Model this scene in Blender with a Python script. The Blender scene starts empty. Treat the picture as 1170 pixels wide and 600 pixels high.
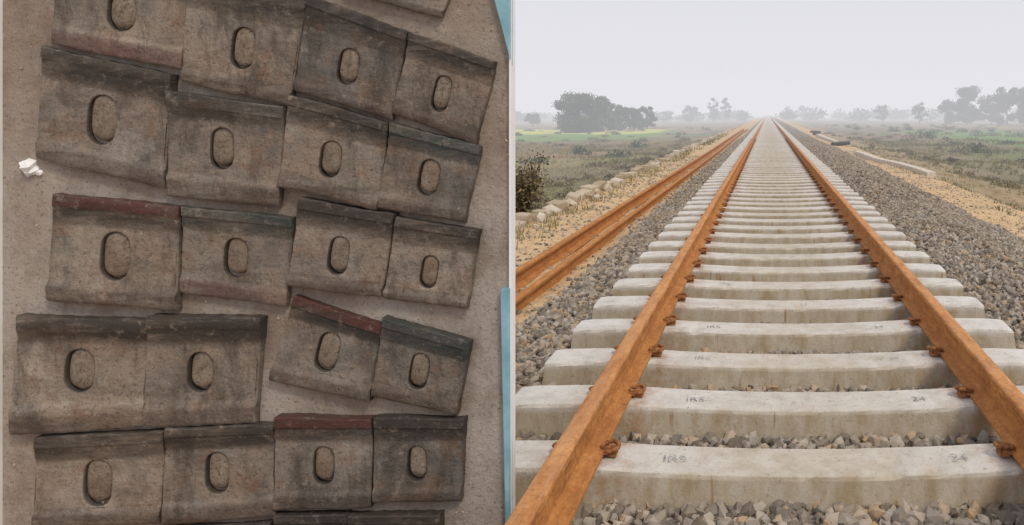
import bpy, math, random
import numpy as np
from mathutils import Vector
random.seed(3); rng=np.random.default_rng(7)
sc=bpy.context.scene
sc.view_settings.view_transform='Standard'; sc.view_settings.look='None'; sc.view_settings.exposure=0
CX,CH,F=-0.158,1.34,844.0

# ---------------------------------------------------------------- helpers
def link(o,parent=None):
    sc.collection.objects.link(o)
    if parent: o.parent=parent
    return o
def empty(name):
    o=bpy.data.objects.new(name,None); o.empty_display_size=.2; return link(o)
def mesh_np(name,V,Fc,mat,parent=None,attr=None,smooth=False):
    V=np.asarray(V,dtype=np.float32); Fc=np.asarray(Fc,dtype=np.int32); k=Fc.shape[1]
    me=bpy.data.meshes.new(name)
    me.vertices.add(len(V)); me.vertices.foreach_set('co',V.ravel())
    me.loops.add(Fc.size); me.loops.foreach_set('vertex_index',Fc.ravel())
    me.polygons.add(len(Fc)); me.polygons.foreach_set('loop_start',np.arange(0,Fc.size,k,dtype=np.int32))
    me.update(calc_edges=True); me.validate()
    if attr is not None:
        a=me.attributes.new('rnd','FLOAT','POINT'); a.data.foreach_set('value',np.asarray(attr,dtype=np.float32))
    me.polygons.foreach_set('use_smooth',np.full(len(me.polygons),smooth))
    me.materials.append(mat)
    return link(bpy.data.objects.new(name,me),parent)
def mesh_py(name,V,Fc,mat,parent=None,smooth=False):
    me=bpy.data.meshes.new(name); me.from_pydata(V,[],Fc); me.update()
    for p in me.polygons: p.use_smooth=smooth
    if mat: me.materials.append(mat)
    return link(bpy.data.objects.new(name,me),parent)
def box(name,c,d,mat,parent=None,bev=0.004):
    x,y,z=[q/2 for q in d]
    V=[(c[0]+sx*x,c[1]+sy*y,c[2]+sz*z) for sx in(-1,1) for sy in(-1,1) for sz in(-1,1)]
    Fc=[(0,1,3,2),(4,6,7,5),(0,4,5,1),(2,3,7,6),(0,2,6,4),(1,5,7,3)]
    o=mesh_py(name,V,Fc,mat,parent)
    if bev:
        m=o.modifiers.new('b','BEVEL'); m.width=bev; m.segments=2
    return o
class N:
    def __init__(s,name):
        s.m=bpy.data.materials.new(name); s.m.use_nodes=True; s.t=s.m.node_tree; s.n=s.t.nodes
        s.b=s.n['Principled BSDF']; s.out=s.n['Material Output']; s.pos=s.n.new('ShaderNodeNewGeometry').outputs['Position']
        s.b.inputs['Specular IOR Level'].default_value=.25
    def put(s,sock,v):
        if hasattr(v,'is_output'): s.t.links.new(v,sock)
        elif isinstance(v,(tuple,list)): sock.default_value=(*v,1) if len(v)==3 and sock.type=='RGBA' else v
        else: sock.default_value=v
    def noise(s,scale,detail=5,rough=.6,vec=None,col=False):
        x=s.n.new('ShaderNodeTexNoise'); x.inputs['Scale'].default_value=scale; x.inputs['Detail'].default_value=detail; x.inputs['Roughness'].default_value=rough
        s.t.links.new(vec or s.pos,x.inputs['Vector']); return x.outputs['Color' if col else 'Fac']
    def vor(s,scale,out='Color',vec=None,feature='F1'):
        x=s.n.new('ShaderNodeTexVoronoi'); x.feature=feature; x.inputs['Scale'].default_value=scale
        s.t.links.new(vec or s.pos,x.inputs['Vector']); return x.outputs[out]
    def mapv(s,scale):
        x=s.n.new('ShaderNodeMapping'); x.inputs['Scale'].default_value=scale; s.t.links.new(s.pos,x.inputs['Vector']); return x.outputs[0]
    def mix(s,f,a,b,mode='MIX'):
        x=s.n.new('ShaderNodeMix'); x.data_type='RGBA'; x.blend_type=mode
        s.put(x.inputs['Factor'],f); s.put(x.inputs[6],a); s.put(x.inputs[7],b); return x.outputs[2]
    def ramp(s,f,stops):
        x=s.n.new('ShaderNodeValToRGB'); e=x.color_ramp.elements
        while len(e)<len(stops): e.new(.5)
        for i,(p,c) in enumerate(stops):
            e[i].position=p; c=(c,c,c) if not isinstance(c,tuple) else c; e[i].color=(*c,1)
        s.put(x.inputs[0],f); return x.outputs[0]
    def math(s,op,a,b=0.0):
        x=s.n.new('ShaderNodeMath'); x.operation=op; s.put(x.inputs[0],a); s.put(x.inputs[1],b); return x.outputs[0]
    def sep(s):
        x=s.n.new('ShaderNodeSeparateXYZ'); s.t.links.new(s.pos,x.inputs[0]); return x.outputs
    def sm(s,v,a,b):
        x=s.n.new('ShaderNodeMapRange'); x.interpolation_type='SMOOTHSTEP'; s.put(x.inputs[0],v); x.inputs[1].default_value=a; x.inputs[2].default_value=b; return x.outputs[0]
    def band(s,v,a,b,w):
        return s.math('MULTIPLY',s.sm(v,a-w,a+w),s.math('SUBTRACT',1.0,s.sm(v,b-w,b+w)))
    def attr(s,name='rnd'):
        x=s.n.new('ShaderNodeAttribute'); x.attribute_name=name; return x
    def bump(s,h,st=.5,d=.01):
        x=s.n.new('ShaderNodeBump'); x.inputs['Strength'].default_value=st; x.inputs['Distance'].default_value=d
        s.put(x.inputs['Height'],h); s.t.links.new(x.outputs[0],s.b.inputs['Normal'])
    def fin(s,col,rough=.85,metal=0):
        s.put(s.b.inputs['Base Color'],col); s.put(s.b.inputs['Roughness'],rough); s.b.inputs['Metallic'].default_value=metal; return s.m

# ---------------------------------------------------------------- materials
m=N('sleeper_concrete'); X,Y,Z=m.sep()
c=m.ramp(m.noise(9,8,.7),[(.3,(.48,.46,.41)),(.5,(.62,.605,.57)),(.75,(.71,.70,.68))])
rn=m.attr().outputs['Fac']
c=m.mix(m.math('MULTIPLY',rn,.28),c,(.50,.45,.36))
low=m.sm(Z,-.012,-.06)
c=m.mix(m.math('MULTIPLY',low,.72),c,(.41,.35,.245))
c=m.mix(m.math('MULTIPLY',low,m.ramp(m.noise(3.2,7,.7),[(.42,0.),(.6,.5)])),c,(.55,.50,.41))
st=m.math('MULTIPLY',low,m.ramp(m.noise(5,6,.7,m.mapv((2,2,.7))),[(.42,0.),(.64,.75)]))
c=m.mix(st,c,(.32,.235,.12))
st2=m.ramp(m.noise(3,3,.5,m.mapv((6,3,.5))),[(.66,0.),(.72,.7)])
c=m.mix(m.math('MULTIPLY',st2,low),c,(.27,.12,.05))
c=m.mix(m.ramp(m.noise(60,3,.6),[(.60,0.),(.70,.6)]),c,(.23,.20,.165))
c=m.mix(m.ramp(m.noise(2.5,6,.75),[(.50,0.),(.66,.45)]),c,(.42,.37,.30))
c=m.mix(m.ramp(m.noise(14,7,.8),[(.58,0.),(.66,.45)]),c,(.33,.29,.23))
ax=m.math('ABSOLUTE',X)
rs=m.math('MULTIPLY',m.band(ax,.70,1.04,.08),m.ramp(m.noise(14,5,.7),[(.40,0.),(.66,.7)]))
c=m.mix(rs,c,(.36,.18,.075))
m.bump(m.noise(70,6,.7),.5,.006); M_SLEEP=m.fin(c,.9)

m=N('rail_rust'); X,Y,Z=m.sep()
c=m.ramp(m.noise(7,9,.75,m.mapv((3,.8,3))),[(.3,(.26,.10,.03)),(.48,(.50,.205,.055)),(.60,(.64,.30,.09)),(.74,(.74,.43,.17))])
c=m.mix(m.ramp(m.noise(38,7,.8),[(.49,0.),(.66,.75)]),c,(.20,.075,.025))
c=m.mix(m.ramp(m.noise(24,8,.8),[(.56,0.),(.68,.5)]),c,(.70,.46,.25))
c=m.mix(m.ramp(m.noise(2.2,5,.7,m.mapv((1,1,1))),[(.50,0.),(.64,.4)]),c,(.30,.125,.04))
c=m.mix(m.math('MULTIPLY',m.sm(Z,.155,.18),m.ramp(m.noise(8,5,.6,m.mapv((6,.5,1))),[(.4,.2),(.65,.65)])),c,(.55,.31,.17))
c=m.mix(m.math('MULTIPLY',m.sm(Z,.10,.03),.35),c,(.32,.14,.05))
m.bump(m.noise(90,5,.7),.7,.005); M_RAIL=m.fin(c,.9)
m=N('clip_rust'); c=m.ramp(m.noise(60,5,.6),[(.35,(.15,.06,.025)),(.65,(.40,.18,.07))]); m.bump(m.noise(120,4),.5,.003); M_CLIP=m.fin(c,.9)
m=N('marking_ink'); M_INK=m.fin(m.ramp(m.noise(30,4),[(.4,(.17,.165,.165)),(.62,(.48,.465,.43))]),.9)

m=N('ballast_stone')
r=m.attr().outputs['Fac']
c=m.ramp(r,[(0,(.10,.09,.078)),(.3,(.21,.19,.165)),(.6,(.32,.29,.25)),(.85,(.44,.395,.335)),(1,(.42,.28,.15))])
c=m.mix(m.ramp(m.noise(40,5,.7),[(.4,0.),(.7,.5)]),c,(.32,.245,.165))
c=m.mix(m.ramp(m.noise(.9,5,.7),[(.45,0.),(.65,.35)]),c,(.30,.215,.13))
m.bump(m.noise(90,4),.4,.004); M_STONE=m.fin(c,.9)

m=N('ground'); X,Y,Z=m.sep()
wob=m.math('MULTIPLY',m.math('SUBTRACT',m.noise(.9,5,.65),.5),1.1)
xx=m.math('ADD',X,wob)
n1=m.noise(.05,7,.65); n2=m.noise(.8,7,.7); n3=m.noise(8,6,.7)
fld=m.ramp(n2,[(.3,(.13,.12,.055)),(.5,(.25,.21,.11)),(.7,(.38,.30,.18))])
fld=m.mix(m.ramp(n1,[(.48,0.),(.64,.6)]),fld,(.16,.185,.07))
fld=m.mix(m.ramp(m.noise(.11,5,.6,m.mapv((1,.5,1))),[(.50,0.),(.58,.65)]),fld,(.37,.295,.18))
fld=m.mix(m.ramp(n3,[(.45,0.),(.7,.45)]),fld,(.10,.09,.05))
plots=m.vor(.03,'Color',m.mapv((.35,1,1)))
fld=m.mix(.3,fld,m.mix(1.0,fld,plots,'MULTIPLY'))
yw=m.math('ADD',Y,m.math('MULTIPLY',m.noise(.04,4),10.))
gl=m.math('MULTIPLY',m.band(yw,108,165,4),m.sm(X,-17,-21)); fld=m.mix(gl,fld,(.15,.26,.055))
yl=m.math('MULTIPLY',m.band(yw,142,182,3),m.sm(X,-21,-24)); fld=m.mix(yl,fld,(.50,.52,.10))
gr=m.math('MULTIPLY',m.band(yw,80,150,4),m.sm(X,23,27)); fld=m.mix(gr,fld,m.mix(m.ramp(m.noise(.5,5,.7),[(.4,0.),(.6,1.)]),(.10,.235,.045),(.17,.24,.07)))
gr=m.math('MULTIPLY',m.band(yw,58,76,3),m.sm(X,14,18)); fld=m.mix(m.math('MULTIPLY',gr,.5),fld,(.13,.20,.06))
dirt=m.ramp(m.noise(1.3,7,.7),[(.3,(.22,.16,.09)),(.5,(.35,.255,.145)),(.7,(.47,.36,.22))])
fld=m.mix(m.math('MULTIPLY',m.band(xx,4,10.5,.8),.85),fld,dirt)
fld=m.mix(m.math('MULTIPLY',m.band(xx,-6.8,-3.5,.5),.8),fld,dirt)
sand=m.ramp(n3,[(.3,(.42,.28,.145)),(.5,(.58,.41,.23)),(.7,(.68,.52,.33))])
sand=m.mix(m.ramp(m.noise(2.2,6,.7),[(.5,0.),(.72,.55)]),sand,(.32,.24,.135))
ball=m.ramp(m.vor(22,'Color'),[(.1,(.11,.10,.085)),(.5,(.24,.215,.185)),(.9,(.38,.345,.295))])
ball=m.mix(m.ramp(m.noise(1.7,5,.7),[(.45,0.),(.7,.5)]),ball,(.34,.25,.15))
ms=m.band(xx,-4.4,5.9,.2); mb=m.band(xx,-1.95,3.65,.08)
c=m.mix(ms,fld,sand); c=m.mix(mb,c,ball)
m.bump(m.math('ADD',m.noise(14,6,.7),m.vor(20,'Distance')),.6,.03); M_GROUND=m.fin(c,.95)

m=N('grass'); r=m.attr().outputs['Fac']
M_GRASS=m.fin(m.ramp(r,[(0,(.10,.11,.04)),(.4,(.20,.19,.075)),(.7,(.32,.265,.13)),(1,(.46,.37,.21))]),.9)
m=N('foliage'); r=m.attr().outputs['Fac']
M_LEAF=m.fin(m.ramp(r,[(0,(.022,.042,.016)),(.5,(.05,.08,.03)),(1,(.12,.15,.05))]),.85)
m=N('dry_foliage'); r=m.attr().outputs['Fac']
M_DRY=m.fin(m.ramp(r,[(0,(.07,.055,.03)),(.5,(.16,.13,.07)),(1,(.30,.24,.12))]),.9)
m=N('bark'); M_BARK=m.fin(m.ramp(m.noise(8,5),[(.3,(.06,.045,.035)),(.7,(.14,.11,.085))]),.9)
m=N('edging_stone'); r=m.attr().outputs['Fac']
c=m.ramp(r,[(0,(.34,.27,.18)),(.5,(.50,.43,.33)),(1,(.66,.61,.53))]); c=m.mix(m.ramp(m.noise(9,6,.7),[(.4,0.),(.7,.6)]),c,(.36,.27,.16))
m.bump(m.noise(25,5),.5,.02); M_EDGE=m.fin(c,.95)

m=N('slab_concrete')
c=m.ramp(m.noise(3.5,8,.65),[(.3,(.265,.205,.155)),(.5,(.37,.305,.245)),(.7,(.45,.395,.335))])
c=m.mix(m.ramp(m.noise(11,7,.7),[(.45,0.),(.7,.6)]),c,(.28,.24,.22))
c=m.mix(m.ramp(m.noise(1.4,5,.6,m.mapv((1,1,.6))),[(.48,0.),(.62,.6)]),c,(.48,.435,.39))
c=m.mix(m.ramp(m.noise(75,3,.6),[(.58,0.),(.68,.75)]),c,(.16,.12,.09))
c=m.mix(m.ramp(m.noise(2.7,7,.75,m.mapv((1.3,1,1))),[(.48,0.),(.62,.65)]),c,(.215,.165,.125))
c=m.mix(m.ramp(m.noise(30,8,.8),[(.56,0.),(.66,.5)]),c,(.48,.41,.34))
m.bump(m.noise(40,8,.75),.8,.012); M_SLAB=m.fin(c,.95)
m=N('sand_fill')
c=m.ramp(m.noise(14,8,.78),[(.3,(.16,.125,.095)),(.5,(.29,.235,.18)),(.7,(.42,.355,.285))])
c=m.mix(m.ramp(m.noise(110,3,.6),[(.54,0.),(.64,.75)]),c,(.11,.085,.065))
c=m.mix(m.ramp(m.noise(4,4,.6),[(.48,0.),(.62,.5)]),c,(.25,.165,.11))
m.bump(m.noise(60,7,.8),.9,.012); M_FILL=m.fin(c,.95)
def plate_mat(name,base,red=0,green=0,dark=0):
    m=N(name)
    vv=m.attr('vv').outputs['Fac']; wall_shade=m.attr('wall_shade').outputs['Fac']
    lo=tuple(q*.45 for q in base); hi=tuple(min(1,q*1.6) for q in base)
    off=m.n.new('ShaderNodeVectorMath'); off.operation='ADD'; off.inputs[1].default_value=(random.random()*30,random.random()*30,random.random()*30)
    m.t.links.new(m.pos,off.inputs[0]); V=off.outputs[0]
    mp=m.n.new('ShaderNodeMapping'); mp.inputs['Scale'].default_value=(.35,1,2.2); m.t.links.new(V,mp.inputs['Vector']); VS=mp.outputs[0]
    mp=m.n.new('ShaderNodeMapping'); mp.inputs['Scale'].default_value=(1.6,1,.5); m.t.links.new(V,mp.inputs['Vector']); VT=mp.outputs[0]
    c=m.ramp(m.noise(5,9,.72,V),[(.3,lo),(.5,base),(.70,hi)])
    c=m.mix(m.ramp(m.noise(3.2,6,.65,V),[(.42,0.),(.60,.65)]),c,(.34,.255,.185))
    c=m.mix(m.ramp(m.noise(5.1,5,.65,V),[(.50,0.),(.68,.5)]),c,(.115,.115,.11))
    c=m.mix(m.ramp(m.noise(4.2,7,.75,VT),[(.50,0.),(.64,.75)]),c,(.07,.058,.048))
    c=m.mix(m.ramp(m.noise(9,6,.7,VS),[(.50,0.),(.72,.6)]),c,tuple(q*.42 for q in base))
    c=m.mix(m.ramp(m.noise(6,8,.8,V),[(.53,0.),(.63,.6)]),c,(.235,.13,.075))
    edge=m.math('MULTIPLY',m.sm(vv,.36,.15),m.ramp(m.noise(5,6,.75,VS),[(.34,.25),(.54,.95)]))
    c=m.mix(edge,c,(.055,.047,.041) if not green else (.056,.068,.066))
    bot=m.math('MULTIPLY',m.sm(vv,.76,.88),m.ramp(m.noise(6,6,.75,VS),[(.38,.1),(.6,.75)]))
    c=m.mix(bot,c,(.085,.064,.053) if red!=2 else (.16,.075,.07))
    if red==1:
        rd=m.math('MULTIPLY',m.sm(vv,.115,.10),m.ramp(m.noise(9,7,.8,VS),[(.36,.1),(.56,.85)]))
        c=m.mix(rd,c,(.125,.045,.038))
    c=m.mix(m.ramp(m.noise(80,4,.7,V),[(.52,0.),(.68,.65)]),c,(.06,.05,.04))
    c=m.mix(m.ramp(m.noise(26,8,.8,V),[(.55,0.),(.67,.55)]),c,(.43,.36,.29))
    c=m.mix(m.math('MULTIPLY',wall_shade,.85),c,(.05,.04,.033))  # shade painted into the colour of slot walls, weaker on plate sides
    m.bump(m.math('ADD',m.noise(45,7,.75,V),m.noise(9,4,.6,V)),.7,.014)
    return m.fin(c,m.ramp(m.noise(12,4,.6,V),[(.3,.36),(.7,.75)]),.2)
m=N('white_paint'); M_WHITE=m.fin(m.ramp(m.noise(6,4),[(.3,(.8,.8,.79)),(.7,(.88,.88,.88))]),.6)
m=N('blue_paint'); M_BLUE=m.fin(m.ramp(m.noise(8,5),[(.3,(.16,.33,.40)),(.7,(.32,.55,.64))]),.6)
m=N('galvanised_steel'); M_GALV=m.fin((.3,.3,.3),.5,.6)
m=N('black_pipe'); M_BLACK=m.fin((.03,.03,.035),.6)

# ---------------------------------------------------------------- terrain
PX=[-1600,-60,-14,-8,-5.6,-4.3,-3.9,-2.4,-1.95,-1.4,1.4,2.3,3.7,5.2,6.8,12,60,1600]
PZ=[-2.7,-2.6,-2.35,-2.0,-1.3,-.50,-.37,-.34,-.27,-.17,-.165,-.13,-.62,-.75,-1.3,-1.95,-2.3,-2.5]
def gz(x,y):
    x=np.asarray(x,float); y=np.asarray(y,float)
    z=np.interp(x,PX,PZ)
    off=np.clip((np.abs(x)-1.5)/2,0,1); far=np.clip((np.abs(x-.5)-5)/6,0,1)
    z=z+off*.03*(np.sin(x*3.1+y*1.3)+np.sin(y*2.7-x*1.9))*.6
    z=z+far*(.12*np.sin(x*.35+y*.21)+.10*np.sin(y*.5-x*.23+1)+.06*np.sin(x*1.3+y*.9))
    return z
xs=np.unique(np.concatenate([np.linspace(-5,6,90),-5-np.geomspace(.2,1500,50),6+np.geomspace(.2,1500,50)]))
ys=np.concatenate([np.linspace(-30,-1,15),np.arange(0,40,.35),40*np.geomspace(1,80,150)])
gx,gy=np.meshgrid(xs,ys); V=np.stack([gx.ravel(),gy.ravel(),gz(gx,gy).ravel()],1)
nx=len(xs); ii,jj=np.meshgrid(np.arange(nx-1),np.arange(len(ys)-1)); a=(jj*nx+ii).ravel()
mesh_np('ground',V,np.stack([a,a+1,a+nx+1,a+nx],1),M_GROUND,smooth=True)

# ---------------------------------------------------------------- stones
t=(1+5**.5)/2
IV=np.array([(-1,t,0),(1,t,0),(-1,-t,0),(1,-t,0),(0,-1,t),(0,1,t),(0,-1,-t),(0,1,-t),(t,0,-1),(t,0,1),(-t,0,-1),(-t,0,1)]); IV/=np.linalg.norm(IV[0])
IF=np.array([(0,11,5),(0,5,1),(0,1,7),(0,7,10),(0,10,11),(1,5,9),(5,11,4),(11,10,2),(10,7,6),(7,1,8),(3,9,4),(3,4,2),(3,2,6),(3,6,8),(3,8,9),(4,9,5),(2,4,11),(6,2,10),(8,6,7),(9,8,1)])
def stones(name,P,size,mat,flat=.7,parent=None,rot=True):
    n=len(P); q=rng.normal(size=(n,4)); q/=np.linalg.norm(q,axis=1)[:,None]
    w,x,y,z=q.T
    R=np.stack([1-2*(y*y+z*z),2*(x*y-z*w),2*(x*z+y*w),2*(x*y+z*w),1-2*(x*x+z*z),2*(y*z-x*w),2*(x*z-y*w),2*(y*z+x*w),1-2*(x*x+y*y)],1).reshape(n,3,3)
    L=IV[None]*(1+rng.uniform(-.32,.25,size=(n,12,1)))+rng.uniform(-.14,.14,size=(n,12,3))
    L=L*np.stack([rng.uniform(.8,1.35,n),rng.uniform(.7,1.1,n),rng.uniform(flat*.7,flat*1.3,n)],1)[:,None]
    if rot: L=np.einsum('nij,nvj->nvi',R,L)
    V=L*np.asarray(size)[:,None,None]+P[:,None]
    Fc=(IF[None]+12*np.arange(n)[:,None,None]).reshape(-1,3)
    return mesh_np(name,V.reshape(-1,3),Fc,mat,parent,np.repeat(rng.random(n),12))
def scatter(n,x0,x1,y0,y1,p=1.0):
    x=rng.uniform(x0,x1,n); u=rng.random(n); y=y0+(y1-y0)*u**p; return x,y
Ps=[];Ss=[]
def addst(x,y,lift,s):
    z=gz(x,y)+lift; Ps.append(np.stack([x,y,z],1)); Ss.append(s)
for (n,x0,x1,y0,y1,p) in [(24000,1.2,3.8,1.8,12,1.3),(28000,1.2,3.8,10,45,1.3),(7000,-2.0,-1.2,2.0,12,1.2),(8000,-2.0,-1.2,10,45,1.3),(24000,-1.4,1.4,1.5,9,1.1),(13000,-1.4,1.4,8,24,1.2)]:
    x,y=scatter(n,x0,x1,y0,y1,p)
    s=rng.uniform(.014,.040,n)*(1+np.clip((y-10)/60,0,.6))
    addst(x,y,rng.uniform(-.005,.025,n),s)
x,y=scatter(3600,-3.9,-1.9,3,30,1.2); addst(x,y,.003,rng.uniform(.008,.032,3600))
x,y=scatter(2200,3.7,5.2,4,40,1.2); addst(x,y,.003,rng.uniform(.01,.03,2200))
stones('ballast_gravel',np.concatenate(Ps),np.concatenate(Ss),M_STONE)
n=170; y=np.sort(8+90*rng.random(n)**1.25); x=-3.95+rng.normal(0,.16,n)
P=np.stack([x,y,gz(x,y)+.03],1); stones('edging_stones',P,rng.uniform(.05,.13,n),M_EDGE,.8)
V=[];Fc=[];A=[]; y=7.0
while y<105:
    L=random.uniform(.28,.5); y+=L*.5+random.uniform(.03,.12)*(1 if random.random()<.8 else 4)
    x=-3.92+random.gauss(0,.035); w=random.uniform(.10,.15); h=random.uniform(.10,.20); an=random.gauss(0,.12); rl=random.gauss(-.12,.12); z=float(gz(x,y))
    b=len(V); rv=random.random()
    for sx in(-1,1):
        for sy in(-1,1):
            for sz in(-1,1):
                px,py,pz=sx*w*(.85 if sz>0 else 1)+random.gauss(0,.008),sy*L/2*(.93 if sz>0 else 1)+random.gauss(0,.015),(h if sz>0 else -.12)+random.gauss(0,.012)
                px,pz=px*math.cos(rl)-pz*math.sin(rl),px*math.sin(rl)+pz*math.cos(rl)
                V.append((x+px*math.cos(an)-py*math.sin(an),y+px*math.sin(an)+py*math.cos(an),z+pz)); A.append(rv)
    Fc+=[tuple(b+q for q in f) for f in [(0,1,3,2),(4,6,7,5),(0,4,5,1),(2,3,7,6),(0,2,6,4),(1,5,7,3)]]
    y+=L*.5
o=mesh_np('edging_blocks',V,Fc,M_EDGE,None,A); md=o.modifiers.new('b','BEVEL'); md.width=.02; md.segments=2

# ---------------------------------------------------------------- track
track=empty('railway_track')
def ztop(x): return -.034*np.clip(1-(abs(x)/.90)**2,0,1)-.006*np.clip((abs(x)-1.15)/.22,0,1)
SV=[];SF=[];SA=[];base=0
for k in range(-12,560):
    sh=-.075 if k==-1 else 0
    yc=2.92+.6*k+random.uniform(-.012,.012)+sh; xo=random.uniform(-.015,.015); rot=random.uniform(-.006,.006); zo=random.uniform(-.005,.004)
    xsn=np.linspace(-1.375,1.375,48 if k<14 else 14)
    sec=[(-.140,-.215),(-.122,-.02),(-.117,-.006),(-.108,0),(.108,0),(.117,-.006),(.122,-.02),(.140,-.215)]
    rows=[]
    for i,xv in enumerate(xsn):
        e=1 if i in(0,len(xsn)-1) else 0
        chip=random.uniform(.004,.012) if (k<14 and random.random()<.07) else 0
        for j,(sy,sz) in enumerate(sec):
            zt=ztop(xv)*(1 if j not in(0,7) else 0)-(chip if j in (2,3) else 0)
            jit=random.uniform(-.0025,.0025) if k<20 else 0
            yy=sy*(.97 if e else 1)+jit+(chip if j in(2,3) else 0)
            xx=xv+(np.sign(xv)*.02 if e and j in(0,7) else 0)
            rows.append((xx+xo-yy*rot,yc+yy+xx*rot,sz+zt+zo-(.006 if e and j not in (0,7) else 0)))
    ns=len(sec)
    for i in range(len(xsn)-1):
        for j in range(ns-1):
            a=base+i*ns+j; SF.append((a,a+1,a+1+ns,a+ns))
    for i0 in (0,len(xsn)-1):
        b=base+i0*ns
        for (p,q,r,s_) in [(0,1,6,7),(1,2,5,6),(2,3,4,5)]: SF.append((b+p,b+q,b+r,b+s_))
    SV+=rows; SA+=[random.random()]*len(rows); base+=len(rows)
mesh_np('concrete_sleepers',SV,SF,M_SLEEP,track,SA)
half=[(.075,0),(.075,.011),(.03,.024),(.0115,.036),(.0085,.06),(.0085,.105),(.013,.128),(.034,.138),(.036,.145),(.036,.162),(.031,.169),(.018,.1725)]
prof=half+[(-a,b) for a,b in reversed(half)]
def rail(name,xc,z0,y0,y1,par,wob=0,seg=40):
    yy=np.concatenate([np.linspace(y0,min(60,y1),seg),np.geomspace(60.5,y1,20)]) if y1>61 else np.linspace(y0,y1,seg)
    V=[];Fc=[];n=len(prof)
    for i,y in enumerate(yy):
        dx=wob*math.sin(y*.13+xc)*1.0
        for a,b in prof: V.append((xc+dx+a,y,z0+b))
        if i:
            for j in range(n):
                a0=(i-1)*n+j;a1=(i-1)*n+(j+1)%n; Fc.append((a0,a1,a1+n,a0+n))
    return mesh_py(name,V,Fc+[tuple(range(n)),tuple(reversed(range(len(V)-n,len(V))))],M_RAIL,par)
rail('rail_a',-.874,.004,-4,340,track); rail('rail_b',.874,.004,-4,340,track)
def tube(path,r,k=7):
    V=[];Fc=[]; P=[Vector(p) for p in path]
    for i,p in enumerate(P):
        t_=(P[min(i+1,len(P)-1)]-P[max(i-1,0)]).normalized(); u=t_.cross(Vector((0.1,.2,1))).normalized(); w=t_.cross(u)
        for j in range(k):
            a=2*math.pi*j/k; V.append(tuple(p+u*math.cos(a)*r+w*math.sin(a)*r))
        if i:
            for j in range(k):
                a0=(i-1)*k+j;a1=(i-1)*k+(j+1)%k; Fc.append((a0,a1,a1+k,a0+k))
    return V,Fc
cp=[(.0,-.034,.020),(.022,-.038,.024),(.044,-.033,.028),(.056,-.015,.032),(.055,.008,.036),(.044,.026,.04),(.022,.032,.040),(.0,.028,.036),(-.018,.016,.030),(-.022,-.002,.026),(-.010,-.014,.026),(.012,-.012,.028),(.034,-.006,.026)]
tv,tf=tube(cp,.0095,8)
def bx(c,d):
    x,y,z=[q/2 for q in d]
    V=[(c[0]+sx*x*(.8 if sz>0 else 1),c[1]+sy*y*(.8 if sz>0 else 1),c[2]+sz*z) for sx in(-1,1) for sy in(-1,1) for sz in(-1,1)]
    return V,[(0,1,3,2),(4,6,7,5),(0,4,5,1),(2,3,7,6),(0,2,6,4),(1,5,7,3)]
CV=[];CF=[]
parts=[(tv,tf),bx((.026,0,.014),(.045,.055,.038)),bx((-.008,0,.018),(.04,.09,.012))]
for k in range(-3,60):
    for rx in (-.874,.874):
        for sd in (-1,1):
            y0=2.92+.6*k-(.075 if k==-1 else 0); fx=random.uniform(.85,1.0); an=random.uniform(-.15,.15)
            for v,f in parts:
                b=len(CV); CV+=[(rx+sd*(.080+p[0]*fx),y0+(p[1]+p[0]*an)*(1 if sd>0 else -1)*fx,p[2]*fx) for p in v]; CF+=[tuple(q+b for q in ff) for ff in f]
mesh_py('rail_clips',CV,CF,M_CLIP,track)
for txt,x,k,s in [('IRS',-.52,0,.075),('24',.60,0,.075),('IRS',-.50,1,.07),('24',.56,1,.07),('IRS',-.52,2,.07),('T-39',.52,2,.06),('IRS',-.5,3,.07),('24',.55,3,.06),('11',.1,4,.06),('IRS',-.5,5,.07)]:
    cu=bpy.data.curves.new('mark','FONT'); cu.body=txt; cu.size=s; cu.align_x='CENTER'; cu.offset=-.0008
    cu.materials.append(M_INK)
    o=bpy.data.objects.new('sleeper_mark',cu); o.location=(x,2.89+.6*k,float(ztop(x))+.006); o.rotation_euler=(0,-.035 if x>0 else .035,random.uniform(-.05,.12)); link(o,track)

pair=empty('spare_rails')
rail('rail_a',-2.20,-.345,1.5,75,pair,.03); rail('rail_b',-2.56,-.345,1.0,75,pair,.03)

def sweep(name,pts,w,h,mat,parent=None):
    V=[];Fc=[];n=len(pts)
    for i,(x,y) in enumerate(pts):
        z=float(gz(x,y)); dx,dy=(pts[min(i+1,n-1)][0]-pts[max(i-1,0)][0],pts[min(i+1,n-1)][1]-pts[max(i-1,0)][1]); L=math.hypot(dx,dy); px,py=-dy/L*w/2,dx/L*w/2
        V+=[(x+px,y+py,z-.1),(x+px*.9,y+py*.9,z+h),(x-px*.9,y-py*.9,z+h),(x-px,y-py,z-.1)]
        if i:
            for j in range(3):
                a=(i-1)*4+j; Fc.append((a,a+4,a+5,a+1))
    Fc+=[(0,1,2,3),(4*n-1,4*n-2,4*n-3,4*n-4)]
    o=mesh_py(name,V,Fc,mat,parent); at=o.data.attributes.new('rnd','FLOAT','POINT'); at.data.foreach_set('value',[.95]*len(V)); return o
sweep('concrete_kerb',[(4.3,37),(4.25,34),(4.5,31),(4.95,28.5),(5.3,26.5),(5.4,25)],.34,.18,M_EDGE)
sweep('concrete_kerb',[(4.2,64),(4.3,57),(4.5,50)],.34,.2,M_EDGE)
for i,(x,y,r) in enumerate([(4.4,70,.2),(4.9,78,-.3),(4.5,47,.5)]):
    dx,dy=math.sin(r)*1.3,math.cos(r)*1.3; z=float(gz(x,y))+.14
    v,f=tube([(x-dx,y-dy,z),(x,y,z+.02),(x+dx,y+dy,z)],.13,10); n_=len(v); f=f+[tuple(range(10)),tuple(range(n_-1,n_-11,-1))]; mesh_py('black_pipe',v,f,M_BLACK)

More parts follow.
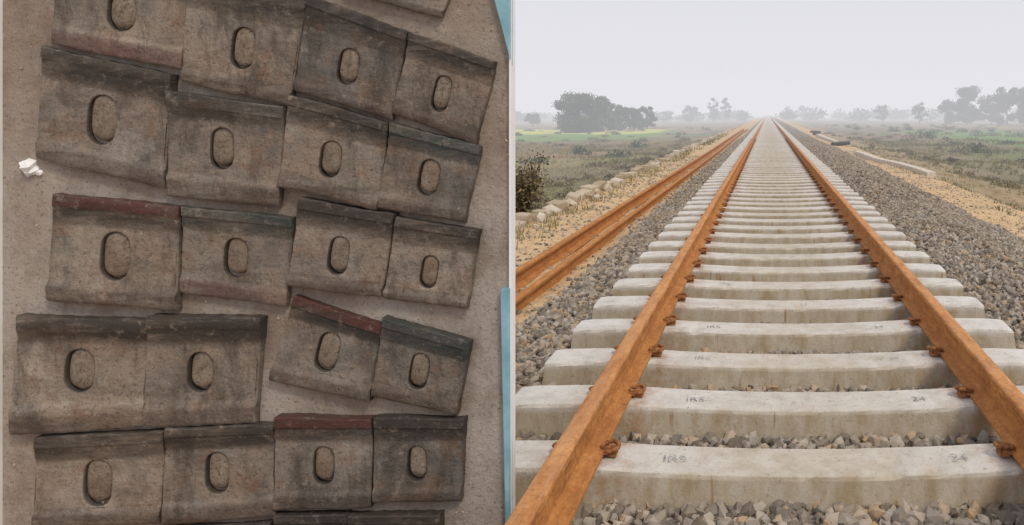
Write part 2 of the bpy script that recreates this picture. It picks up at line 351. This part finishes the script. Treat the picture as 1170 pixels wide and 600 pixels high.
# ---------------------------------------------------------------- vegetation
def leaves(name,C,size,mat,parent=None,attr=None):
    n=len(C); a=rng.normal(size=(n,3)); a/=np.linalg.norm(a,axis=1)[:,None]; b=rng.normal(size=(n,3)); b-=(a*b).sum(1)[:,None]*a; b/=np.linalg.norm(b,axis=1)[:,None]
    s=(size*rng.uniform(.6,1.4,n))[:,None]
    V=np.stack([C-a*s,C+b*s*.55,C+a*s,C-b*s*.55],1).reshape(-1,3)
    return mesh_np(name,V,np.arange(4*n).reshape(n,4),mat,parent,np.repeat(rng.random(n) if attr is None else attr,4))
def tree(name,x,y,h,w,n=7000,leaf=.16,mat=M_LEAF,trunk=.25,lobes=22,low=.18,pm=.2):
    e=empty(name); z0=float(gz(x,y)); e.location=(x,y,z0)
    V=[];Fc=[]
    def add(path,r0,r1):
        for i in range(len(path)-1):
            ra=r0+(r1-r0)*i/(len(path)-1); v,f=tube([path[i],path[i+1]],ra,6); b=len(V); V.extend(v); Fc.extend([tuple(q+b for q in ff) for ff in f])
    add([(0,0,-.2),(.05*w,0,h*.2),(-.03*w,0,h*.45),(.02*w,0,h*.7)],trunk,trunk*.35)
    C=[];A=[]
    for i in range(lobes):
        an=random.random()*6.28; hh=low+(.93-low)*random.random()**.95; prof_=math.sin(math.pi*min(1,max(pm,(hh-low*.3)/(1.02-low*.3))))**.5
        rr=w/2*prof_*random.uniform(.2,.85); c=(rr*math.cos(an),rr*math.sin(an),h*hh)
        add([(0,0,h*min(.55,hh*.6)),(c[0]*.5,c[1]*.5,h*hh*.85),c],trunk*.3,trunk*.08)
        m_=int(n/lobes*random.uniform(.5,1.4)); R=w*random.uniform(.10,.19); tone=random.uniform(-.2,.25)
        d=rng.normal(size=(m_,3)); d/=np.linalg.norm(d,axis=1)[:,None]; rad=R*rng.random(m_)**.45*rng.uniform(.75,1.3,m_)
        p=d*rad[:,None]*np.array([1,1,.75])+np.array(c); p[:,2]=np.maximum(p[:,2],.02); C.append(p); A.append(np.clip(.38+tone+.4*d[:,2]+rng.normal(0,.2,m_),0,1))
    mesh_py('trunk_and_limbs',V,Fc,M_BARK,e)
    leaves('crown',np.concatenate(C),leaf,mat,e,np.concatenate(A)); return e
def wx(px,d): return CX+(px-877)/F*d
tree('broadleaf_tree',wx(659,150),150,8.2,9.8,14000,.22,low=.06,lobes=52,pm=.34)
tree('broadleaf_tree',wx(684,156),156,7.4,7.4,9500,.22,low=.06,lobes=36,pm=.34)
tree('broadleaf_tree',wx(708,165),165,7.0,5.6,6000,.2,low=.08,pm=.3)
tree('broadleaf_tree',wx(724,170),170,5.4,5.8,5000,.2,low=.06,pm=.3)
tree('broadleaf_tree',wx(739,175),175,5.3,4.8,4200,.2,low=.06,pm=.3)
tree('broadleaf_tree',wx(788,330),330,7,9,3000,.3)
tree('broadleaf_tree',wx(762,340),340,5,8,2500,.3)
tree('broadleaf_tree',wx(815,330),330,11,5,2500,.3,trunk=.2)
tree('broadleaf_tree',wx(829,330),330,11.5,5,2500,.3,trunk=.2)
tree('broadleaf_tree',wx(608,230),230,4,5,2000,.25)
tree('broadleaf_tree',wx(1050,260),260,8,7,1400,.25,trunk=.2,lobes=16)
tree('broadleaf_tree',wx(1008,300),300,7,8,1500,.3)
tree('broadleaf_tree',wx(1105,250),250,13,12,7000,.36,lobes=30,low=.1,pm=.3)
tree('broadleaf_tree',wx(1085,255),255,8,10,4000,.34,low=.08,pm=.3)
tree('broadleaf_tree',wx(1132,250),250,10,10,5000,.34,low=.08,pm=.3)
tree('broadleaf_tree',wx(1150,240),240,12,11,7000,.34,lobes=28,low=.08,pm=.3)
tree('broadleaf_tree',wx(1175,230),230,12,12,7000,.34,lobes=28,low=.08,pm=.3)
tree('broadleaf_tree',wx(918,420),420,8,9,1800,.4)
C=[];A=[]
for i in range(330):
    d=rng.uniform(340,720); px=rng.uniform(420,1500)
    if 855<px<895: continue
    h=rng.uniform(3,8)*(1.25 if px>1000 else .9); w=rng.uniform(6,16); x=wx(px,d); z0=float(gz(x,d)); m_=170
    p=rng.normal(size=(m_,3)); p/=np.linalg.norm(p,axis=1)[:,None]; p=p*(rng.random(m_)**.35)[:,None]*np.array([w/2,w/2,h/2])*rng.uniform(.7,1.15,(m_,1)); p+=np.array([x,d,z0+h*.48]); C.append(p); A.append(rng.random(m_)*.7)
leaves('distant_tree_line',np.concatenate(C),.75,M_LEAF,None,np.concatenate(A))
def scrub(name,n,xr,yr,h,w,mat,leaf=.06,cnt=120,p=1.3):
    C=[];A=[]
    for i in range(n):
        x=random.uniform(*xr); y=yr[0]+(yr[1]-yr[0])*random.random()**p; z0=float(gz(x,y)); hh=h*random.uniform(.4,1.2); ww=w*random.uniform(.5,1.4)
        q=rng.normal(size=(cnt,3)); q/=np.linalg.norm(q,axis=1)[:,None]; q[:,2]=np.abs(q[:,2]); q=q*(rng.random(cnt)**.5)[:,None]*np.array([ww/2,ww/2,hh])+np.array([x,y,z0]); C.append(q); A.append(np.clip(rng.normal(random.random(),.2,cnt),0,1))
    leaves(name,np.concatenate(C),leaf,mat,None,np.concatenate(A))
scrub('roadside_scrub',130,(-11,-4.9),(12,90),.4,.8,M_DRY,.05)
scrub('roadside_scrub',110,(8.0,22),(14,110),.35,1.0,M_DRY,.06)
scrub('field_scrub',60,(-70,-8),(40,190),.7,2.0,M_LEAF,.13)
scrub('field_scrub',130,(-80,-8),(30,190),.5,2.0,M_DRY,.10)
scrub('field_scrub',150,(16,110),(60,210),.8,2.4,M_LEAF,.14)
scrub('field_scrub',150,(11,110),(40,210),.5,2.2,M_DRY,.10)
def grass(name,n,xr,yr,h,p=1.5,mat=M_GRASS):
    x=rng.uniform(xr[0],xr[1],n); y=yr[0]+(yr[1]-yr[0])*rng.random(n)**p
    keep=(np.sin(x*1.1+y*.6)+np.sin(y*.9-x*.5)+rng.normal(0,.9,n))>-.3; x=x[keep];y=y[keep]; n=len(x); z=gz(x,y)
    k=6; X=np.repeat(x,k)+rng.normal(0,.05,n*k); Y=np.repeat(y,k)+rng.normal(0,.05,n*k); Z=np.repeat(z,k)
    H=h*rng.uniform(.4,1.3,n*k)*(1+np.clip(Y/80,0,1)); an=rng.random(n*k)*6.28; wd=.008*(1+Y/25)
    dx=np.cos(an);dy=np.sin(an); ln=rng.normal(0,.35,(n*k,2))*H[:,None]
    V=np.stack([np.stack([X-dx*wd,Y-dy*wd,Z-.02],1),np.stack([X+dx*wd,Y+dy*wd,Z-.02],1),np.stack([X+ln[:,0],Y+ln[:,1],Z+H],1)],1).reshape(-1,3)
    a=np.clip(np.repeat(.5+.25*np.sin(x*.4+y*.15),k)+rng.normal(0,.2,n*k),0,1)
    mesh_np(name,V,np.arange(3*n*k).reshape(-1,3),mat,None,np.repeat(a,3))
grass('field_grass',24000,(-34,-4.8),(7,90),.12)
grass('field_grass',20000,(9.0,42),(7,90),.12); grass('field_grass',1200,(6.2,10),(7,60),.07)
grass('dry_weeds',700,(-4.3,-3.3),(6,60),.10); grass('dry_weeds',250,(4.6,6.2),(6,60),.07)
def bush(name,x,y,h,w,n,mat):
    e=empty(name); e.location=(x,y,float(gz(x,y))); V=[];Fc=[];C=[]
    for i in range(46):
        an=random.random()*6.28; l=random.uniform(.5,1.0); tip=Vector((math.cos(an)*w/2*l*random.random()**.5,math.sin(an)*w/2*l*random.random()**.5,h*l)); mid=tip*.5+Vector((random.uniform(-.08,.08),random.uniform(-.08,.08),.04))
        v,f=tube([(0,0,-.1),tuple(mid),tuple(tip)],.006,5); b=len(V);V+=v;Fc+=[tuple(q+b for q in ff) for ff in f]
        k=n//46; tt=rng.uniform(.35,1.05,k)[:,None]; C.append(np.array(tip)*tt+rng.normal(0,.07,(k,3)))
    mesh_py('branches',V,Fc,M_BARK,e); leaves('leaves',np.concatenate(C),.028,mat,e); return e
bush('dry_bush',-4.42,12.6,1.2,1.3,5600,M_DRY); bush('dry_bush',-5.1,14.0,1.3,1.5,4600,M_DRY); bush('dry_bush',-4.6,11.6,.95,1.2,3600,M_DRY)

# ---------------------------------------------------------------- concrete floor with steel plates, stood upright as an added slab by the rail
D=2.6; S=D/F
def W(px,py,zh=9): return (CX+(px-877)*S, D-(zh-9)*S, CH-(py-130)*S)
board=empty('upright_floor')  # made-up upright slab carrying the floor and its plates
yb=D+9*S
xr=-.912+CX; xl=W(-14,0)[0]; zt=W(0,-60)[2]; zb=-.24
box('concrete_panel',((xr-.004+xl)/2,yb+.011,(zt+zb)/2),((xr-.004-xl),.022,zt-zb),M_SLAB,board,.002)
box('frame_right',(xr,2.638,(zt+zb)/2),(.008,.046,zt-zb),M_WHITE,board,.001)  # white edge added as the divider between the two halves
xf=W(5,0,0)[0]-.035
box('frame_left',(xf-.025,2.628,(zt+zb)/2),(.05,.04,zt-zb),M_WHITE,board,.002)
box('frame_top',((xr+xl)/2,2.63,zt+.02),(xr-xl+.03,.05,.04),M_WHITE,board,.002)
for i,xx in enumerate((xl+.3,xr-.3)):
    box('back_post_%d'%i,(xx,yb+.048,(zt+zb)/2),(.05,.05,zt-zb),M_GALV,board,.003)
plates=[
((400,-60),(522,-30),(503,20),(392,-10),None,0,0,'g',0),
((62,-42),(214,-20),(207,80),(57,50),(138,13),34,46,'w',3),
((214,-30),(352,-2),(330,121),(206,93),(277,55),27,48,'w',0),
((352,-6),(466,36),(446,137),(334,103),(397,76),24,42,'d',0),
((468,37),(566,70),(543,166),(447,129),(504,107),20,42,'d',0),
((47,52),(197,86),(187,216),(38,181),(115,137),34,57,'g',0),
((192,104),(326,122),(318,236),(190,225),(253,170),27,48,'g',0),
((331,108),(445,140),(431,239),(318,212),(378,182),25,42,'g',0),
((447,140),(549,167),(530,255),(430,237),(489,203),24,42,'d',2),
((62,221),(206,236),(201,355),(52,343),(131,293),34,56,'w',1),
((208,236),(336,249),(326,351),(203,335),(268,295),28,46,'g',4),
((342,226),(452,244),(437,339),(328,327),(387,292),24,44,'g',0),
((453,248),(548,263),(533,353),(437,341),(490,311),20,38,'w',0),
((22,360),(171,366),(162,489),(10,497),(90,424),34,50,'w',0),
((172,360),(300,362),(290,484),(164,489),(229,425),29,46,'w',0),
((335,338),(437,372),(421,459),(305,435),(373,403),26,46,'g',1),
((439,362),(538,390),(522,474),(424,452),(479,424),22,42,'d',2),
((40,500),(188,492),(182,598),(36,605),(110,553),33,54,'w',0),
((190,488),(313,485),(313,592),(184,600),(247,541),27,48,'g',0),
((316,476),(426,477),(424,580),(312,584),(370,532),24,44,'g',1),
((428,476),(531,478),(526,572),(426,574),(476,530),22,40,'d',0),
((314,588),(398,587),(398,690),(312,690),None,0,0,'d',0),
((399,588),(505,587),(503,690),(398,690),None,0,0,'k',0),
((186,604),(310,598),(310,700),(184,700),None,0,0,'g',0)]
BC={'w':(.32,.275,.225),'g':(.26,.233,.20),'d':(.20,.182,.16),'k':(.08,.073,.066)}
def plate(i,TL,TR,BR,BL,hc,hw,hh,bc,fl):
    TL,TR,BR,BL=[np.array(p,float) for p in (TL,TR,BR,BL)]
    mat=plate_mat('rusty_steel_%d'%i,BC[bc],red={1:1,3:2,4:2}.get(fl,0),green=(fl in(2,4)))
    lift=random.uniform(0,3); tx,ty=random.uniform(-1.5,1.5),random.uniform(-1.5,1.5)
    cen=(TL+TR+BR+BL)/4
    if hc is not None:
        ex=((TR-TL)+(BR-BL))/2; ey=((BL-TL)+(BR-TR))/2
        uv=np.linalg.solve(np.array([ex,ey]).T,np.array(hc)-cen); vc=min(.58,max(.47,.5+uv[1]))
    else: vc=.53; hc=cen
    v0,v1=vc-.27,vc+.27
    tb=random.uniform(.085,.12)
    pr=[(0,10.4),(.012,11.2),(tb,11.0),(tb+.014,10.0),(tb+.03,9.5),(v0-.035,8.6),(v0-.012,7.6),(v0,7.4),(v0+.012,7.4),(v1-.012,7.4),(v1,7.4),(v1+.03,8.4),(v1+.055,9.8),(v1+.075,10.0),(.965,9.2),(.988,8.6),(1,7.6)]
    pr=sorted(pr)
    pv=[p[0] for p in pr]; pz=[p[1] for p in pr]
    A0,A1=v0+.012,v1-.012
    def zf(v): return float(np.interp(v,pv,pz))
    V=[];Fc=[];vvv=[];wall_shade=[]
    wob=[random.uniform(-1.0,1.0) for _ in range(8)]
    def P2(u,v):
        p=(TL*(1-u)+TR*u)*(1-v)+(BL*(1-u)+BR*u)*v
        e=np.array([wob[0]*math.sin(v*7+wob[1])*(abs(u-.5)*2)**6+.5*math.sin(v*31+wob[4]*9)*(abs(u-.5)*2)**30, wob[2]*math.sin(u*6+wob[3])*(abs(v-.5)*2)**6+.5*math.sin(u*37+wob[5]*9)*(abs(v-.5)*2)**30]); return p+e
    def addp(p,z,v,h=0): V.append(W(p[0],p[1],z+lift+tx*(p[0]-cen[0])/70+ty*(p[1]-cen[1])/50)); vvv.append(v); wall_shade.append(h); return len(V)-1
    us=np.linspace(0,1,13); us=np.concatenate([[0,.008],us[1:-1],[.992,1]]); nu=len(us)
    def ed(u): return -1.0 if u in (0,1) else 0
    grid={}
    for v in pv:
        for a,u in enumerate(us): grid[(v,a)]=addp(P2(u,v),zf(v)+ed(u),v)
    hole=hw>0
    for k in range(len(pv)-1):
        mid=hole and pv[k]==A0
        for a in range(nu-1):
            if mid and 0<a<nu-2: continue
            Fc.append((grid[(pv[k],a)],grid[(pv[k+1],a)],grid[(pv[k+1],a+1)],grid[(pv[k],a+1)]))
    if hole:
        ring=[(grid[(A0,a)],us[a],A0) for a in range(1,nu-1)]
        vs=np.linspace(A0,A1,9)[1:-1]; rgt=[];lft=[]
        for v in vs:
            rgt.append((addp(P2(us[-2],v),7.4,v),us[-2],v)); lft.append((addp(P2(us[1],v),7.4,v),us[1],v))
        ring+=rgt; ring+=[(grid[(A1,a)],us[a],A1) for a in reversed(range(1,nu-1))]; ring+=list(reversed(lft))
        ax=((BL-TL)+(BR-TR)); ax/=np.linalg.norm(ax); axp=np.array([-ax[1],ax[0]]); axp=-axp if axp[0]<0 else axp
        hc=np.array(hc,float)
        def slot(th,s,q=1.0):
            r=hw/2*s; L=(hh-hw)/2*q; x=math.cos(th)*r; y=math.sin(th)*r+L*math.tanh(math.sin(th)*4); return hc+axp*x+ax*y
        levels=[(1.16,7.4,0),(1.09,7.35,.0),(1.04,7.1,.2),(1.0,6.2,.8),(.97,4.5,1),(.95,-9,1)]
        prev=[r_[0] for r_ in ring]; ths=[]
        for (_,u,v) in ring:
            p=P2(u,v)-hc; ths.append(math.atan2(p@ax,p@axp))
        for s,z,h in levels:
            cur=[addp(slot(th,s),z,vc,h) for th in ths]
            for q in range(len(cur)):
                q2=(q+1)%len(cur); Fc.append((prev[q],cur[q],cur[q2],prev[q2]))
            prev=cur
        FV=[];FF=[]; M_=28; kk=0; sx_=random.uniform(-.4,1.6); sy_=random.uniform(1.6,3.6)
        for s,z,q_ in [(.96,-2,1),(.95,3.4,1),(.90,5.2,.98),(.80,6.6,.92),(.64,7.5,.78),(.44,8.1,.55),(.2,8.4,.25),(.01,8.45,.01)]:
            for q in range(M_):
                th=2*math.pi*q/M_; p=slot(th,s,q_)-ax*sy_+axp*sx_; rr=random.uniform(-.3,.3)
                FV.append(W(p[0]+rr,p[1]+rr,z+lift+rr-1.6))
            if kk:
                for q in range(M_): FF.append(((kk-1)*M_+q,(kk-1)*M_+(q+1)%M_,kk*M_+(q+1)%M_,kk*M_+q))
            kk+=1
    def wall(ids):
        low=[]
        for q in ids:
            x,y,z=V[q]; V.append((x,D+8.6*S,z)); vvv.append(vvv[q]); wall_shade.append(.4); low.append(len(V)-1)
        for q in range(len(ids)-1): Fc.append((ids[q],ids[q+1],low[q+1],low[q]))
    na=nu-1
    wall([grid[(0,a)] for a in range(na+1)]); wall([grid[(1,a)] for a in range(na+1)])
    for a in (0,na): wall([grid[(v,a)] for v in pv])
    e=empty('slotted_steel_plate')
    me=bpy.data.meshes.new('plate_body'); me.from_pydata(V,[],Fc); me.update()
    for nm,arr in (('vv',vvv),('wall_shade',wall_shade)):
        at=me.attributes.new(nm,'FLOAT','POINT'); at.data.foreach_set('value',np.array(arr,dtype=np.float32))
    for p in me.polygons: p.use_smooth=True
    me.materials.append(mat)
    o=bpy.data.objects.new('plate_body',me); link(o,e)
    md=o.modifiers.new('es','EDGE_SPLIT'); md.split_angle=math.radians(30)
    if hole: mesh_py('slot_fill',FV,FF,M_FILL,e,True)
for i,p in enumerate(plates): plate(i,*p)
def bar(name,pts,th,mat):
    V=[W(x,y,z) for z in (1,th) for x,y in pts]; n=len(pts)
    Fc=[tuple(range(n)),tuple(range(n,2*n))]+[(i,(i+1)%n,n+(i+1)%n,n+i) for i in range(n)]
    o=mesh_py(name,V,Fc,mat); md=o.modifiers.new('b','BEVEL'); md.width=.003; md.segments=2
bar('blue_bar',[(556,-30),(582,-30),(582,68),(577,48)],8,M_BLUE)
bar('blue_bar',[(571,332),(581,330),(582,612),(577,612)],8,M_BLUE)
P=np.array([W(26,190,1),W(21,187,1),W(30,194,1),W(37,198,1),W(26,197,1)]); stones('white_fragment',P,np.array([.026,.018,.022,.014,.016]),M_WHITE,.9)
pp=[];ss=[]
for i in range(300):
    pp.append(W(random.uniform(6,578),random.uniform(-20,600),.5)); ss.append(random.uniform(.0015,.005))
stones('grit',np.array(pp),np.array(ss),M_EDGE)

# ---------------------------------------------------------------- haze, world, sun, camera
hz=bpy.data.materials.new('haze_glow'); hz.use_nodes=True; nt=hz.node_tree; nt.nodes.clear()
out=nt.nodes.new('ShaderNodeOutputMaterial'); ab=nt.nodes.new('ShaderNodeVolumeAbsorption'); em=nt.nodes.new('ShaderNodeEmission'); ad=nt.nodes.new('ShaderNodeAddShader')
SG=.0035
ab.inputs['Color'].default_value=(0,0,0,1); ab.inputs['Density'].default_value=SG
em.inputs['Color'].default_value=(.80,.80,.83,1); em.inputs['Strength'].default_value=SG  # emission makes the air glow, standing in for scattered daylight
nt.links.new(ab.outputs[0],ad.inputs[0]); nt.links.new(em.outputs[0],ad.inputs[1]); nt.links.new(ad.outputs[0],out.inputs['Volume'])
box('glowing_haze',(0,1516,17),(3000,3000,46),hz,None,0)
w=bpy.data.worlds.new('World'); sc.world=w; w.use_nodes=True; nt=w.node_tree; bg=nt.nodes['Background']
sky=nt.nodes.new('ShaderNodeTexSky'); sky.sky_type='NISHITA'; sky.sun_disc=False; sky.sun_elevation=math.radians(50); sky.sun_rotation=math.radians(138); sky.dust_density=5; sky.air_density=1.5
mx=nt.nodes.new('ShaderNodeMix'); mx.data_type='RGBA'; mx.inputs['Factor'].default_value=.88; mx.inputs[7].default_value=(7.65,7.6,8.35,1)
nt.links.new(sky.outputs[0],mx.inputs[6]); nt.links.new(mx.outputs[2],bg.inputs[0]); bg.inputs[1].default_value=.1
L=bpy.data.lights.new('sun','SUN'); L.energy=1.7; L.angle=math.radians(11); L.color=(1,.90,.75)
lo=bpy.data.objects.new('sun',L); lo.rotation_euler=(math.radians(40),0,math.radians(42)); link(lo)
cam=bpy.data.cameras.new('camera'); cam.sensor_width=36; cam.lens=36*F/1170; cam.shift_x=-292/1170; cam.shift_y=-170/1170; cam.clip_start=.05; cam.clip_end=6000
co=bpy.data.objects.new('camera',cam); co.location=(CX,0,CH); co.rotation_euler=(math.radians(90),0,0); link(co); sc.camera=co
